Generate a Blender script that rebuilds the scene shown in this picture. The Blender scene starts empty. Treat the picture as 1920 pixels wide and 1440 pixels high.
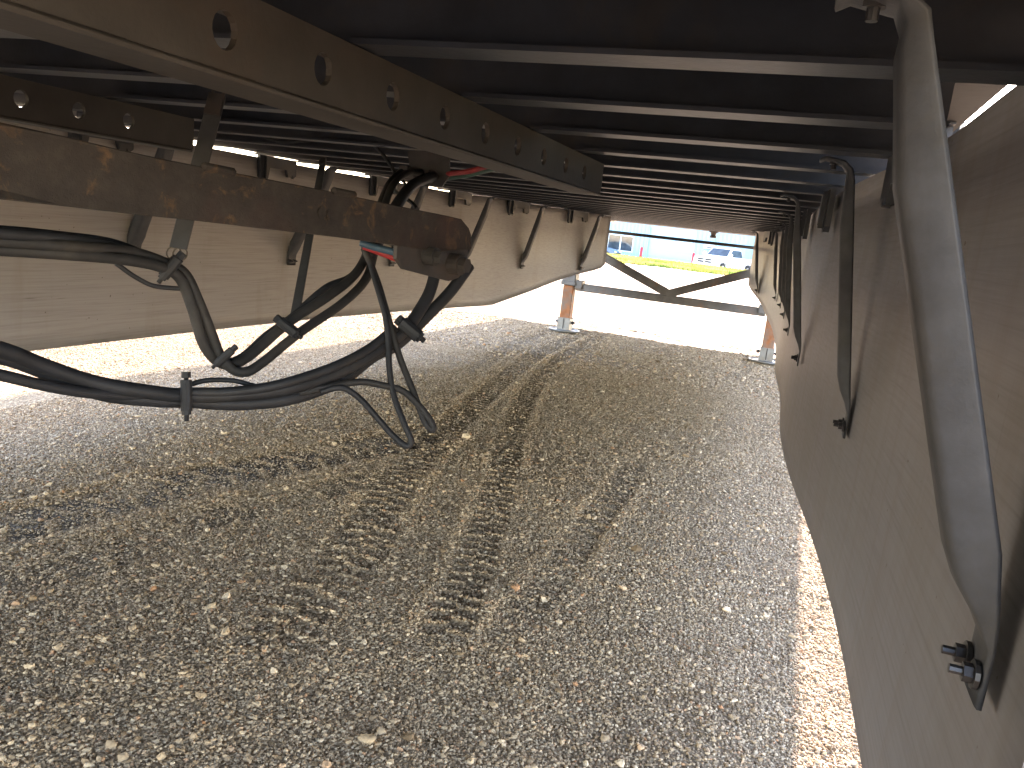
import bpy, bmesh, math, random
import numpy as np
from mathutils import Vector, Matrix

random.seed(7)
RNG = np.random.default_rng(11)
scene = bpy.context.scene
COL = scene.collection

# ------------------------------------------------------------------ camera
F_PX, YAW, PITCH, ROLL = 1512.2, 0.3244, 0.1919, 0.1147
CAM = np.array([1.0, 0.0, 0.84])
_cy, _sy, _cp, _sp = math.cos(YAW), math.sin(YAW), math.cos(PITCH), math.sin(PITCH)
FWD = np.array([-_sy * _cp, _cy * _cp, -_sp])
_r0 = np.array([_cy, _sy, 0.0])
_u0 = np.cross(_r0, FWD)
RGT = math.cos(ROLL) * _r0 + math.sin(ROLL) * _u0
UPV = np.cross(RGT, FWD)
cam_data = bpy.data.cameras.new('camera')
cam_data.sensor_fit = 'HORIZONTAL'
cam_data.sensor_width = 36.0
cam_data.lens = F_PX / 1920 * 36.0
cam_data.clip_start = 0.02
cam_data.clip_end = 2000
camera = bpy.data.objects.new('camera', cam_data)
COL.objects.link(camera)
camera.matrix_world = Matrix(((RGT[0], UPV[0], -FWD[0], CAM[0]), (RGT[1], UPV[1], -FWD[1], CAM[1]),
                              (RGT[2], UPV[2], -FWD[2], CAM[2]), (0, 0, 0, 1)))
scene.camera = camera

# ------------------------------------------------------------------ sky, sun, exposure
SUN_AZ, SUN_EL = math.radians(3.2), math.radians(19.0)
world = bpy.data.worlds.new('World')
scene.world = world
world.use_nodes = True
wn = world.node_tree.nodes
sky = wn.new('ShaderNodeTexSky')
sky.sky_type = 'NISHITA'
sky.sun_disc = False
sky.sun_elevation = SUN_EL
sky.sun_rotation = SUN_AZ
sky.air_density = 1.0
sky.dust_density = 0.3
sky.ozone_density = 1.0
world.node_tree.links.new(sky.outputs[0], wn['Background'].inputs[0])
wn['Background'].inputs[1].default_value = 0.15
sun_data = bpy.data.lights.new('sun', 'SUN')
sun_data.energy = 3.6
sun_data.angle = math.radians(0.53)
sun_data.color = (1.0, 0.94, 0.85)
sun = bpy.data.objects.new('sun', sun_data)
COL.objects.link(sun)
_sd = Vector((math.sin(SUN_AZ) * math.cos(SUN_EL), math.cos(SUN_AZ) * math.cos(SUN_EL), math.sin(SUN_EL)))
sun.rotation_euler = (-_sd).to_track_quat('-Z', 'Y').to_euler()
sun.location = (3, 30, 20)

vs = scene.view_settings
vs.view_transform = 'Standard'
vs.look = 'None'
vs.gamma = 1.0
vs.use_curve_mapping = False
vs.exposure = 3.8
vs.use_white_balance = True
vs.white_balance_temperature = 7300
vs.white_balance_tint = 24.0
scene.cycles.max_bounces = 10
scene.cycles.diffuse_bounces = 8
scene.cycles.glossy_bounces = 4
scene.cycles.use_denoising = True
scene.cycles.sample_clamp_indirect = 10.0


# ------------------------------------------------------------------ pixel helpers (1920 x 1440 photo pixels)
def ray(px, py):
    return FWD + RGT * (px - 960) / F_PX + UPV * (720 - py) / F_PX


def at(px, py, d):
    return CAM + ray(px, py) * d


def on_z(px, py, z):
    v = ray(px, py)
    return CAM + v * (z - CAM[2]) / v[2]


def on_y(px, py, y):
    v = ray(px, py)
    return CAM + v * (y - CAM[1]) / v[1]


def on_plane(px, py, p0, n):
    v = ray(px, py)
    return CAM + v * (np.dot(np.array(p0) - CAM, n) / np.dot(v, n))


# ------------------------------------------------------------------ materials
def nodes(name):
    m = bpy.data.materials.new(name)
    m.use_nodes = True
    nt = m.node_tree
    b = nt.nodes['Principled BSDF']
    return m, nt, b


def ramp(nt, fac, stops):
    r = nt.nodes.new('ShaderNodeValToRGB')
    while len(r.color_ramp.elements) < len(stops):
        r.color_ramp.elements.new(0.5)
    for e, (p, c) in zip(r.color_ramp.elements, stops):
        e.position = p
        e.color = (c[0], c[1], c[2], 1)
    nt.links.new(fac, r.inputs[0])
    return r.outputs[0]


def pos(nt, scale=(1, 1, 1), rot=(0, 0, 0)):
    g = nt.nodes.new('ShaderNodeNewGeometry')
    mp = nt.nodes.new('ShaderNodeMapping')
    mp.inputs['Scale'].default_value = scale
    mp.inputs['Rotation'].default_value = rot
    nt.links.new(g.outputs['Position'], mp.inputs['Vector'])
    return mp.outputs[0]


def noise(nt, vec, scale, detail=4, rough=0.55, dist=0.0):
    n = nt.nodes.new('ShaderNodeTexNoise')
    n.inputs['Scale'].default_value = scale
    n.inputs['Detail'].default_value = detail
    n.inputs['Roughness'].default_value = rough
    n.inputs['Distortion'].default_value = dist
    nt.links.new(vec, n.inputs['Vector'])
    return n.outputs['Fac']


def mix(nt, fac, a, b, mode='MIX'):
    n = nt.nodes.new('ShaderNodeMix')
    n.data_type = 'RGBA'
    n.blend_type = mode
    for sock, v in ((n.inputs[0], fac), (n.inputs[6], a), (n.inputs[7], b)):
        if isinstance(v, (int, float)):
            sock.default_value = v
        elif isinstance(v, tuple):
            sock.default_value = (v[0], v[1], v[2], 1)
        else:
            nt.links.new(v, sock)
    return n.outputs[2]


def math_n(nt, op, a, b=None):
    n = nt.nodes.new('ShaderNodeMath')
    n.operation = op
    for i, v in enumerate((a, b)):
        if v is None:
            continue
        if isinstance(v, (int, float)):
            n.inputs[i].default_value = v
        else:
            nt.links.new(v, n.inputs[i])
    return n.outputs[0]


def bump(nt, b, h, strength, dist):
    n = nt.nodes.new('ShaderNodeBump')
    n.inputs['Strength'].default_value = strength
    n.inputs['Distance'].default_value = dist
    nt.links.new(h, n.inputs['Height'])
    nt.links.new(n.outputs[0], b.inputs['Normal'])


def simple(name, col, rough=0.6, metal=0.0, var=0.25, scale=18.0, bumpd=0.0015, dirt=None, dirt_at=(0.45, 0.7), spec=0.5):
    m, nt, b = nodes(name)
    p = pos(nt)
    n1 = noise(nt, p, scale, 5, 0.6)
    lo = tuple(c * (1 - var) for c in col)
    hi = tuple(min(1, c * (1 + var)) for c in col)
    c = ramp(nt, n1, [(0.3, lo), (0.7, hi)])
    if dirt:
        n2 = noise(nt, p, scale * 0.35, 6, 0.65, 0.4)
        f = ramp(nt, n2, [(dirt_at[0], (0, 0, 0)), (dirt_at[1], (1, 1, 1))])
        c = mix(nt, f, c, dirt)
    nt.links.new(c, b.inputs['Base Color'])
    b.inputs['Roughness'].default_value = rough
    b.inputs['Metallic'].default_value = metal
    b.inputs['Specular IOR Level'].default_value = spec
    if bumpd:
        n3 = noise(nt, p, scale * 6, 4, 0.6)
        bump(nt, b, n3, 0.5, bumpd)
    return m


MAT = {}
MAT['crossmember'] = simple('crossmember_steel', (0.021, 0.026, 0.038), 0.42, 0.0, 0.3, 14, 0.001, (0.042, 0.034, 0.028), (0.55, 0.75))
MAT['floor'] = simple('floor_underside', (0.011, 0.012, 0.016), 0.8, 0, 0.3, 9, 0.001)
MAT['rail'] = simple('dusty_rail_steel', (0.036, 0.032, 0.029), 0.6, 0.0, 0.25, 12, 0.001, (0.05, 0.035, 0.026), (0.55, 0.8))
MAT['strut'] = simple('strut_galvanised', (0.054, 0.058, 0.068), 0.62, 0.0, 0.25, 30, 0.001, (0.062, 0.060, 0.057), (0.5, 0.8))
MAT['clip'] = simple('clip_black', (0.035, 0.038, 0.045), 0.45, 0, 0.2, 20, 0.0005)
MAT['bolt'] = simple('bolt_steel', (0.05, 0.05, 0.055), 0.4, 0.5, 0.2, 40, 0)
MAT['rubber'] = simple('hose_rubber', (0.016, 0.018, 0.023), 0.62, 0, 0.3, 30, 0.0006, (0.05, 0.045, 0.04), (0.55, 0.85))
MAT['hose_dusty'] = simple('hose_dusty', (0.022, 0.022, 0.024), 0.7, 0, 0.3, 26, 0.0006, (0.06, 0.053, 0.045), (0.5, 0.8))
MAT['red'] = simple('red_hose', (0.33, 0.03, 0.035), 0.45, 0, 0.25, 30, 0.0004, (0.10, 0.03, 0.03), (0.5, 0.8))
MAT['blue'] = simple('blue_hose', (0.045, 0.095, 0.15), 0.45, 0, 0.25, 30, 0.0004, (0.05, 0.06, 0.07), (0.5, 0.8))
MAT['green'] = simple('green_hose', (0.03, 0.085, 0.07), 0.45, 0, 0.25, 30, 0.0004)
MAT['bracket'] = simple('bracket_dark', (0.045, 0.042, 0.042), 0.6, 0, 0.3, 20, 0.001, (0.08, 0.055, 0.045), (0.5, 0.8))
MAT['strap'] = simple('strap_grey', (0.06, 0.06, 0.064), 0.5, 0.1, 0.2, 24, 0.0006)
MAT['wire'] = simple('ring_wire', (0.14, 0.12, 0.10), 0.4, 0.7, 0.2, 30, 0)
MAT['body'] = simple('body_white', (0.72, 0.73, 0.74), 0.35, 0, 0.04, 5, 0)
MAT['alu'] = simple('side_rail_aluminium', (0.42, 0.40, 0.37), 0.5, 0.3, 0.15, 9, 0.0006, (0.25, 0.2, 0.16), (0.5, 0.8))
MAT['leg_grey'] = simple('leg_grey', (0.12, 0.125, 0.13), 0.6, 0.0, 0.25, 18, 0.001, (0.22, 0.12, 0.07), (0.55, 0.75))
MAT['leg_rust'] = simple('leg_rust', (0.27, 0.105, 0.042), 0.8, 0, 0.3, 16, 0.002, (0.16, 0.13, 0.11), (0.5, 0.65))
MAT['shoe'] = simple('shoe_galvanised', (0.19, 0.195, 0.195), 0.5, 0.4, 0.2, 18, 0.001, (0.2, 0.16, 0.12), (0.5, 0.8))
MAT['paint_white'] = simple('truck_white', (0.80, 0.80, 0.80), 0.25, 0, 0.03, 3, 0)
MAT['paint_blue'] = simple('car_blue', (0.05, 0.11, 0.22), 0.25, 0, 0.1, 3, 0)
MAT['paint_navy'] = simple('car_navy', (0.025, 0.045, 0.10), 0.25, 0, 0.1, 3, 0)
MAT['tyre'] = simple('tyre', (0.025, 0.025, 0.025), 0.8, 0, 0.2, 20, 0)
MAT['rim'] = simple('rim', (0.45, 0.45, 0.46), 0.3, 0.8, 0.1, 10, 0)
MAT['chrome'] = simple('chrome', (0.6, 0.6, 0.62), 0.15, 0.9, 0.05, 10, 0)
MAT['black'] = simple('black_trim', (0.02, 0.02, 0.022), 0.5, 0, 0.2, 10, 0)
MAT['lamp'] = simple('headlamp', (0.75, 0.75, 0.72), 0.1, 0, 0.05, 10, 0)
MAT['bollard'] = simple('bollard_red', (0.62, 0.03, 0.03), 0.5, 0, 0.15, 6, 0)
MAT['trim'] = simple('trim_white', (0.5, 0.58, 0.62), 0.5, 0, 0.05, 4, 0)
MAT['siding'] = simple('siding_pale_blue', (0.22, 0.39, 0.50), 0.45, 0, 0.05, 0.6, 0)
MAT['door'] = simple('door_pale', (0.27, 0.41, 0.49), 0.5, 0, 0.04, 0.5, 0)
MAT['roofing'] = simple('roofing', (0.35, 0.4, 0.45), 0.5, 0.3, 0.1, 1, 0)


def glass_mat():
    m, nt, b = nodes('dark_glass')
    n = noise(nt, pos(nt), 2.0, 3)
    nt.links.new(ramp(nt, n, [(0.3, (0.02, 0.03, 0.04)), (0.7, (0.05, 0.07, 0.09))]), b.inputs['Base Color'])
    b.inputs['Roughness'].default_value = 0.06
    return m


MAT['glass'] = glass_mat()


def rust_mat():
    m, nt, b = nodes('rusted_bar')
    p = pos(nt)
    base = ramp(nt, noise(nt, p, 26, 6, 0.65), [(0.3, (0.020, 0.016, 0.015)), (0.55, (0.034, 0.028, 0.025)), (0.75, (0.050, 0.043, 0.037))])
    spots = ramp(nt, noise(nt, p, 21, 8, 0.66, 0.6), [(0.55, (0, 0, 0)), (0.60, (0.35, 0.35, 0.35)), (0.70, (0.9, 0.9, 0.9))])
    orange = ramp(nt, noise(nt, p, 60, 3), [(0.3, (0.075, 0.040, 0.019)), (0.7, (0.19, 0.105, 0.05))])
    c = mix(nt, spots, base, orange)
    red = ramp(nt, noise(nt, p, 6, 4), [(0.5, (0, 0, 0)), (0.7, (0.6, 0.6, 0.6))])
    c = mix(nt, red, c, (0.055, 0.028, 0.023))
    nt.links.new(c, b.inputs['Base Color'])
    b.inputs['Roughness'].default_value = 0.85
    bump(nt, b, noise(nt, p, 90, 6, 0.7), 0.7, 0.003)
    return m


MAT['rust'] = rust_mat()


def skirt_mat(name, side):
    m, nt, b = nodes(name)
    grain = noise(nt, pos(nt, (60, 2.2, 110)), 1.6, 6, 0.65)
    base = ramp(nt, grain, [(0.25, (0.275, 0.258, 0.245)), (0.5, (0.36, 0.342, 0.332)), (0.8, (0.41, 0.392, 0.383))])
    # dark grain dashes
    dash = ramp(nt, noise(nt, pos(nt, (40, 4.5, 190)), 1.0, 3, 0.5), [(0.66, (0, 0, 0)), (0.74, (0.65, 0.65, 0.65))])
    patch = ramp(nt, noise(nt, pos(nt, (2, 2, 2)), 1.2, 3), [(0.5, (0, 0, 0)), (0.65, (1, 1, 1))])
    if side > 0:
        base = mix(nt, 1.0, base, (0.56, 0.565, 0.62), 'MULTIPLY')  # right panel darkened all over: dirt, plus its dimmer light put into colour
    df = mix(nt, 1.0, dash, patch, 'MULTIPLY')
    c = mix(nt, df, base, (0.10, 0.082, 0.06))
    # vertical water streaks of road film
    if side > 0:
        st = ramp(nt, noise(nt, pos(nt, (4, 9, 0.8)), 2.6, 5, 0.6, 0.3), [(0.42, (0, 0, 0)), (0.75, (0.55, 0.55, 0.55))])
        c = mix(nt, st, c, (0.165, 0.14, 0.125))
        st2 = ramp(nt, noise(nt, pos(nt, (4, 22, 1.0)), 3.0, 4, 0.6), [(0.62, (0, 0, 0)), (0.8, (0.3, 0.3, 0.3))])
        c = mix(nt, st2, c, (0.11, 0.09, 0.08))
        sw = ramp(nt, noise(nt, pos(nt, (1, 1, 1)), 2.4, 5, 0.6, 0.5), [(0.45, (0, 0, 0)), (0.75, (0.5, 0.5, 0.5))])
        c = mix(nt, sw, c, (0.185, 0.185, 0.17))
    else:
        st = ramp(nt, noise(nt, pos(nt, (4, 5, 0.8)), 2.0, 4, 0.6), [(0.55, (0, 0, 0)), (0.8, (0.5, 0.5, 0.5))])
        c = mix(nt, st, c, (0.27, 0.235, 0.18))
    specks = ramp(nt, noise(nt, pos(nt, (3, 3, 3)), 26, 2, 0.4), [(0.76, (0, 0, 0)), (0.78, (0.8, 0.8, 0.8))])
    c = mix(nt, specks, c, (0.09, 0.065, 0.05))
    nt.links.new(c, b.inputs['Base Color'])
    b.inputs['Roughness'].default_value = 0.55
    b.inputs['Specular IOR Level'].default_value = 0.35
    bump(nt, b, grain, 0.25, 0.0015)
    return m


MAT['skirt_l'] = skirt_mat('skirt_panel_left', -1)
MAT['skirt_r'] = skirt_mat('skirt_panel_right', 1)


def ground_mat():
    m, nt, b = nodes('gravel_ground')
    p = pos(nt, (1, 1, 1))

    def vor(scale, feature='F1'):
        v = nt.nodes.new('ShaderNodeTexVoronoi')
        v.inputs['Scale'].default_value = scale
        v.feature = feature
        nt.links.new(p, v.inputs['Vector'])
        return v
    v1 = vor(115)
    v2 = vor(60)
    big = ramp(nt, noise(nt, p, 0.9, 5, 0.6), [(0.3, (0.213, 0.147, 0.087)), (0.55, (0.314, 0.226, 0.140)), (0.75, (0.389, 0.288, 0.183))])
    hs = nt.nodes.new('ShaderNodeSeparateColor')
    nt.links.new(v1.outputs['Color'], hs.inputs[0])
    stone = ramp(nt, hs.outputs[0], [(0.0, (0.213, 0.142, 0.083)), (0.35, (0.401, 0.288, 0.179)), (0.7, (0.526, 0.392, 0.249)), (1.0, (0.702, 0.544, 0.367))])
    gap = ramp(nt, v1.outputs['Distance'], [(0.25, (1, 1, 1)), (0.6, (0, 0, 0))])
    c = mix(nt, gap, big, stone)
    # damp soil laid bare along the ruts (vertex attribute)
    a = nt.nodes.new('ShaderNodeAttribute')
    a.attribute_name = 'soil'
    soil = ramp(nt, noise(nt, p, 45, 5), [(0.3, (0.075, 0.054, 0.036)), (0.7, (0.15, 0.112, 0.078))])
    sf = ramp(nt, a.outputs['Fac'], [(0.0, (0, 0, 0)), (0.85, (0.52, 0.52, 0.52)), (1.0, (0.97, 0.97, 0.97))])
    c = mix(nt, sf, c, soil)
    nt.links.new(c, b.inputs['Base Color'])
    b.inputs['Roughness'].default_value = 0.9
    b.inputs['Specular IOR Level'].default_value = 0.2
    h = math_n(nt, 'ADD', math_n(nt, 'MULTIPLY', v1.outputs['Distance'], -1.0), math_n(nt, 'MULTIPLY', v2.outputs['Distance'], -0.8))
    bump(nt, b, h, 0.9, 0.006)
    return m


MAT['ground'] = ground_mat()


def pebble_mat():
    m, nt, b = nodes('pebble')
    oi = nt.nodes.new('ShaderNodeObjectInfo')
    c = ramp(nt, oi.outputs['Random'], [(0.0, (0.200, 0.133, 0.077)), (0.2, (0.362, 0.257, 0.158)), (0.5, (0.512, 0.377, 0.244)),
                                        (0.8, (0.637, 0.486, 0.325)), (0.93, (0.800, 0.633, 0.442)), (1.0, (0.525, 0.262, 0.126))])
    n = noise(nt, pos(nt), 240, 3, 0.6)
    c = mix(nt, 0.5, c, ramp(nt, n, [(0.3, (0.35, 0.33, 0.3)), (0.7, (1, 1, 1))]), 'MULTIPLY')
    nt.links.new(c, b.inputs['Base Color'])
    b.inputs['Roughness'].default_value = 0.85
    b.inputs['Specular IOR Level'].default_value = 0.25
    return m


MAT['pebble'] = pebble_mat()


def grass_mat():
    m, nt, b = nodes('grass_blades')
    p = pos(nt)
    c = ramp(nt, noise(nt, p, 0.55, 4, 0.6), [(0.36, (0.05, 0.10, 0.015)), (0.5, (0.13, 0.16, 0.03)), (0.62, (0.30, 0.22, 0.09))])
    nt.links.new(c, b.inputs['Base Color'])
    b.inputs['Roughness'].default_value = 0.7
    tr = nt.nodes.new('ShaderNodeBsdfTranslucent')
    nt.links.new(c, tr.inputs[0])
    ms = nt.nodes.new('ShaderNodeMixShader')
    ms.inputs[0].default_value = 0.45
    nt.links.new(b.outputs[0], ms.inputs[1])
    nt.links.new(tr.outputs[0], ms.inputs[2])
    nt.links.new(ms.outputs[0], nt.nodes['Material Output'].inputs[0])
    return m


MAT['grass'] = grass_mat()

# ------------------------------------------------------------------ object helpers
WLOC = {}


def empty(name, loc, label=None, cat=None, group=None):
    o = bpy.data.objects.new(name, None)
    COL.objects.link(o)
    o.empty_display_size = 0.2
    o.location = loc
    WLOC[o.name] = np.array(loc, float)
    tag(o, label, cat, group)
    return o


def tag(o, label=None, cat=None, group=None, kind=None):
    for k, v in (('label', label), ('category', cat), ('group', group), ('kind', kind)):
        if v:
            o[k] = v
    return o


class MB:
    """collects verts/faces in world coordinates"""

    def __init__(self):
        self.v, self.f, self.smooth = [], [], []

    def add(self, verts, faces, smooth=False):
        o = len(self.v)
        self.v += [tuple(map(float, p)) for p in verts]
        for fc in faces:
            self.f.append(tuple(i + o for i in fc))
            self.smooth.append(smooth)
        return self

    def box(self, lo, hi):
        x0, y0, z0 = lo
        x1, y1, z1 = hi
        return self.add([(x0, y0, z0), (x1, y0, z0), (x1, y1, z0), (x0, y1, z0), (x0, y0, z1), (x1, y0, z1), (x1, y1, z1), (x0, y1, z1)],
                        [(0, 3, 2, 1), (4, 5, 6, 7), (0, 1, 5, 4), (1, 2, 6, 5), (2, 3, 7, 6), (3, 0, 4, 7)])

    def obox(self, c, ax, ay, az):
        """box by centre and three half-axis vectors"""
        c, ax, ay, az = (np.array(q, float) for q in (c, ax, ay, az))
        vs_ = [c + sx * ax + sy * ay + sz * az for sz in (-1, 1) for sx, sy in ((-1, -1), (1, -1), (1, 1), (-1, 1))]
        return self.add(vs_, [(0, 3, 2, 1), (4, 5, 6, 7), (0, 1, 5, 4), (1, 2, 6, 5), (2, 3, 7, 6), (3, 0, 4, 7)])

    def bar(self, p, q, w, h, up=(0, 0, 1)):
        p, q = np.array(p, float), np.array(q, float)
        d = q - p
        L = np.linalg.norm(d)
        d = d / L
        s = np.cross(d, up)
        s /= np.linalg.norm(s)
        u = np.cross(s, d)
        return self.obox((p + q) / 2, d * L / 2, s * w / 2, u * h / 2)

    def prism(self, pts, off):
        """closed planar polygon extruded by the vector off"""
        n = len(pts)
        pts = [np.array(p, float) for p in pts]
        off = np.array(off, float)
        self.add(pts + [p + off for p in pts],
                 [tuple(range(n - 1, -1, -1)), tuple(range(n, 2 * n))] + [(i, (i + 1) % n, n + (i + 1) % n, n + i) for i in range(n)])
        return self

    def tube(self, pts, r, seg=10, cap=True, smooth=True):
        pts = [np.array(p, float) for p in pts]
        n = len(pts)
        rs = r if hasattr(r, '__len__') else [r] * n
        t = [pts[min(i + 1, n - 1)] - pts[max(i - 1, 0)] for i in range(n)]
        t = [a / np.linalg.norm(a) for a in t]
        ref = np.array([0, 0, 1.0]) if abs(t[0][2]) < 0.9 else np.array([1.0, 0, 0])
        s = np.cross(t[0], ref)
        s /= np.linalg.norm(s)
        verts, faces = [], []
        for i in range(n):
            s = s - t[i] * np.dot(s, t[i])
            s /= np.linalg.norm(s)
            u = np.cross(t[i], s)
            for k in range(seg):
                a = 2 * math.pi * k / seg
                verts.append(pts[i] + rs[i] * (math.cos(a) * s + math.sin(a) * u))
        for i in range(n - 1):
            for k in range(seg):
                a, b_ = i * seg + k, i * seg + (k + 1) % seg
                faces.append((a, b_, b_ + seg, a + seg))
        self.add(verts, faces, smooth)
        if cap:
            o = len(self.v) - n * seg
            self.f.append(tuple(o + k for k in range(seg - 1, -1, -1)))
            self.smooth.append(False)
            self.f.append(tuple(o + (n - 1) * seg + k for k in range(seg)))
            self.smooth.append(False)
        return self

    def build(self, name, mat, parent=None, bevel=0.0, kind=None, label=None):
        P = np.array(self.v)
        c = (P.min(0) + P.max(0)) / 2
        if parent is None:
            c = np.array([c[0], c[1], P[:, 2].min()])
        me = bpy.data.meshes.new(name)
        me.from_pydata([tuple(p) for p in P - c], [], self.f)
        if bevel:
            bm = bmesh.new()
            bm.from_mesh(me)
            es = [e for e in bm.edges if len(e.link_faces) == 2 and e.calc_face_angle(0) > 0.7]
            bmesh.ops.bevel(bm, geom=es, offset=bevel, segments=1, affect='EDGES', clamp_overlap=True)
            bm.to_mesh(me)
            bm.free()
        else:
            me.polygons.foreach_set('use_smooth', self.smooth)
        me.materials.append(MAT[mat] if isinstance(mat, str) else mat)
        o = bpy.data.objects.new(name, me)
        COL.objects.link(o)
        WLOC[o.name] = c
        if parent is not None:
            o.parent = parent
            o.location = c - WLOC[parent.name]
        else:
            o.location = c
        tag(o, label, None, None, kind)
        return o


def spline(pts, n=8):
    """Catmull-Rom through the points"""
    P = [np.array(p, float) for p in pts]
    P = [2 * P[0] - P[1]] + P + [2 * P[-1] - P[-2]]
    out = []
    for i in range(1, len(P) - 2):
        for k in range(n):
            t = k / n
            a, b_, c, d = P[i - 1:i + 3]
            out.append(0.5 * (2 * b_ + (c - a) * t + (2 * a - 5 * b_ + 4 * c - d) * t * t + (3 * b_ - a - 3 * c + d) * t ** 3))
    out.append(P[-2])
    return out


# ------------------------------------------------------------------ terrain
def smooth01(t):
    t = np.clip(t, 0, 1)
    return t * t * (3 - 2 * t)


def vnoise(x, y, cell, seed):
    """value noise on arrays"""
    r = np.random.default_rng(seed)
    N = 256
    tab = r.random((N, N))
    gx, gy = x / cell, y / cell
    ix, iy = np.floor(gx).astype(int), np.floor(gy).astype(int)
    fx, fy = gx - ix, gy - iy
    fx, fy = fx * fx * (3 - 2 * fx), fy * fy * (3 - 2 * fy)
    g = lambda a, b_: tab[a % N, b_ % N]
    return (g(ix, iy) * (1 - fx) + g(ix + 1, iy) * fx) * (1 - fy) + (g(ix, iy + 1) * (1 - fx) + g(ix + 1, iy + 1) * fx) * fy


def ground_path(pxs):
    return np.array([p[:2] for p in spline([on_z(a, b_, 0) for a, b_ in pxs], 10)])


# (centre line in the photo, half width, depth, lug height, lug pitch, soil)
TRACKS = [
    (ground_path([(820, 1215), (862, 1120), (905, 1010), (940, 900), (965, 800), (1000, 725), (1060, 668), (1150, 617)]), 0.062, 0.013, 0.013, 0.052, 0.55),
    (ground_path([(690, 985), (770, 880), (850, 800), (915, 735), (985, 680), (1060, 640), (1140, 600)]), 0.075, 0.012, 0.011, 0.055, 0.6),
    (ground_path([(-150, 1010), (120, 960), (330, 905), (520, 868), (720, 835), (830, 810)]), 0.13, 0.014, 0.002, 0.11, 1.0),
    (ground_path([(-150, 1130), (150, 1060), (340, 985), (480, 945), (620, 915), (760, 890)]), 0.08, 0.006, 0.002, 0.10, 0.75),
    (ground_path([(470, 1260), (560, 1150), (650, 1050), (720, 960)]), 0.08, 0.008, 0.012, 0.06, 0.45),
    (ground_path([(960, 1170), (1040, 1075), (1110, 980), (1160, 915), (1190, 860)]), 0.06, 0.010, 0.006, 0.07, 0.6),
    (ground_path([(880, 700), (950, 655), (1020, 625), (1100, 600)]), 0.07, 0.010, 0.010, 0.055, 0.5),
    (ground_path([(1350, 720), (1395, 690), (1420, 640), (1450, 600)]), 0.06, 0.008, 0.008, 0.055, 0.3),
    (ground_path([(880, 575), (1050, 596), (1200, 622), (1330, 648), (1420, 655)]), 0.13, 0.015, 0.02, 0.13, 1.3),
]


MUD = [tuple(on_z(a, b_, 0)[:2]) + (c, d) for a, b_, c, d in ((1180, 605, 0.30, 0.16), (1150, 580, 0.22, 0.2), (945, 577, 0.34, 0.22), (1003, 583, 0.28, 0.2), (1245, 627, 0.26, 0.13), (1312, 640, 0.30, 0.12), (1090, 588, 0.28, 0.16), (1205, 616, 0.3, 0.12), (1240, 606, 0.12, 0.1), (1330, 623, 0.16, 0.1), (1385, 655, 0.22, 0.1))]


def base_z(y):
    return -0.02 * smooth01((y - 25) / 3) + 0.03 * smooth01((y - 29) / 9) - 0.86 * smooth01((y - 38.5) / 11)


def terrain(x, y):
    """height and bare-soil mask"""
    x = np.asarray(x, float)
    y = np.asarray(y, float)
    z = base_z(y)
    near = np.clip(1 - (np.hypot(x, y - 5) - 14) / 10, 0, 1)
    z = z + near * (0.018 * (vnoise(x, y, 0.9, 1) - 0.5) + 0.008 * (vnoise(x + 3, y, 0.31, 2) - 0.5) + 0.0045 * (vnoise(x, y + 7, 0.11, 3) - 0.5) + 0.0035 * (vnoise(x, y, 0.035, 5) - 0.5))
    soil = smooth01((vnoise(x + 9, y, 0.45, 4) - 0.62) / 0.2) * 0.5 * near
    mud = smooth01((vnoise(x * 0.6 + 5, y * 1.9, 0.5, 61) + 0.35 * vnoise(x, y, 0.12, 62) - 0.82) / 0.12)
    soil = np.maximum(soil, mud * ((y > 7.0) & (y < 12.5) & (np.abs(x) < 5)))
    for (qx, qy, qa, qb) in MUD:
        e = ((x - qx) / qa) ** 2 + ((y - qy) / qb) ** 2
        soil = np.maximum(soil, smooth01((1.25 - e - 1.3 * (vnoise(x, y, 0.09, 63) - 0.35)) / 0.35))
    for path, hw, dep, lug, pitch, so in TRACKS:
        lo, hi = path.min(0) - 0.4, path.max(0) + 0.4
        sel = (x > lo[0]) & (x < hi[0]) & (y > lo[1]) & (y < hi[1])
        if not sel.any():
            continue
        xs, ys = x[sel], y[sel]
        best = np.full(xs.shape, 9.0)
        lat = np.zeros(xs.shape)
        arc = np.zeros(xs.shape)
        s0 = 0.0
        for a, b_ in zip(path[:-1], path[1:]):
            d = b_ - a
            L = np.hypot(*d)
            t = np.clip(((xs - a[0]) * d[0] + (ys - a[1]) * d[1]) / (L * L), 0, 1)
            dx, dy = xs - a[0] - t * d[0], ys - a[1] - t * d[1]
            dist = np.hypot(dx, dy)
            sg = np.sign(dx * d[1] - dy * d[0])
            m = dist < best
            best[m] = dist[m]
            lat[m] = (dist * sg)[m]
            arc[m] = (s0 + t * L)[m]
            s0 += L
        ends = np.clip(np.minimum(arc, s0 - arc) / 0.12, 0, 1)
        wob = 0.7 + 0.6 * vnoise(xs, ys, 0.16, 21)
        al = np.abs(lat)
        inside = smooth01((hw - al) / (0.35 * hw))
        ridge = np.exp(-((al - hw * 1.18) / 0.018) ** 2)
        ph = arc / pitch + np.where(lat > 0, 0.5, 0.0) + al * 3.0
        tri = np.abs((ph % 1) - 0.5) * 2
        lugs = smooth01((tri - 0.66) / 0.26) * inside
        z[sel] += ends * wob * (-0.35 * dep * inside + dep * 0.34 * ridge * smooth01((vnoise(xs + 4, ys, 0.22, 71) - 0.2) / 0.5) + 0.7 * lug * lugs * (0.5 + 0.8 * vnoise(xs, ys, 0.07, 41)))
        soil[sel] = np.maximum(soil[sel], ends * so * inside * (1 - 0.9 * lugs) * smooth01((vnoise(xs, ys, 0.17, 31) + 0.5 * vnoise(xs, ys, 0.06, 32) - 0.26) / 0.5))
    return z, np.clip(soil, 0, 1)


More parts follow.
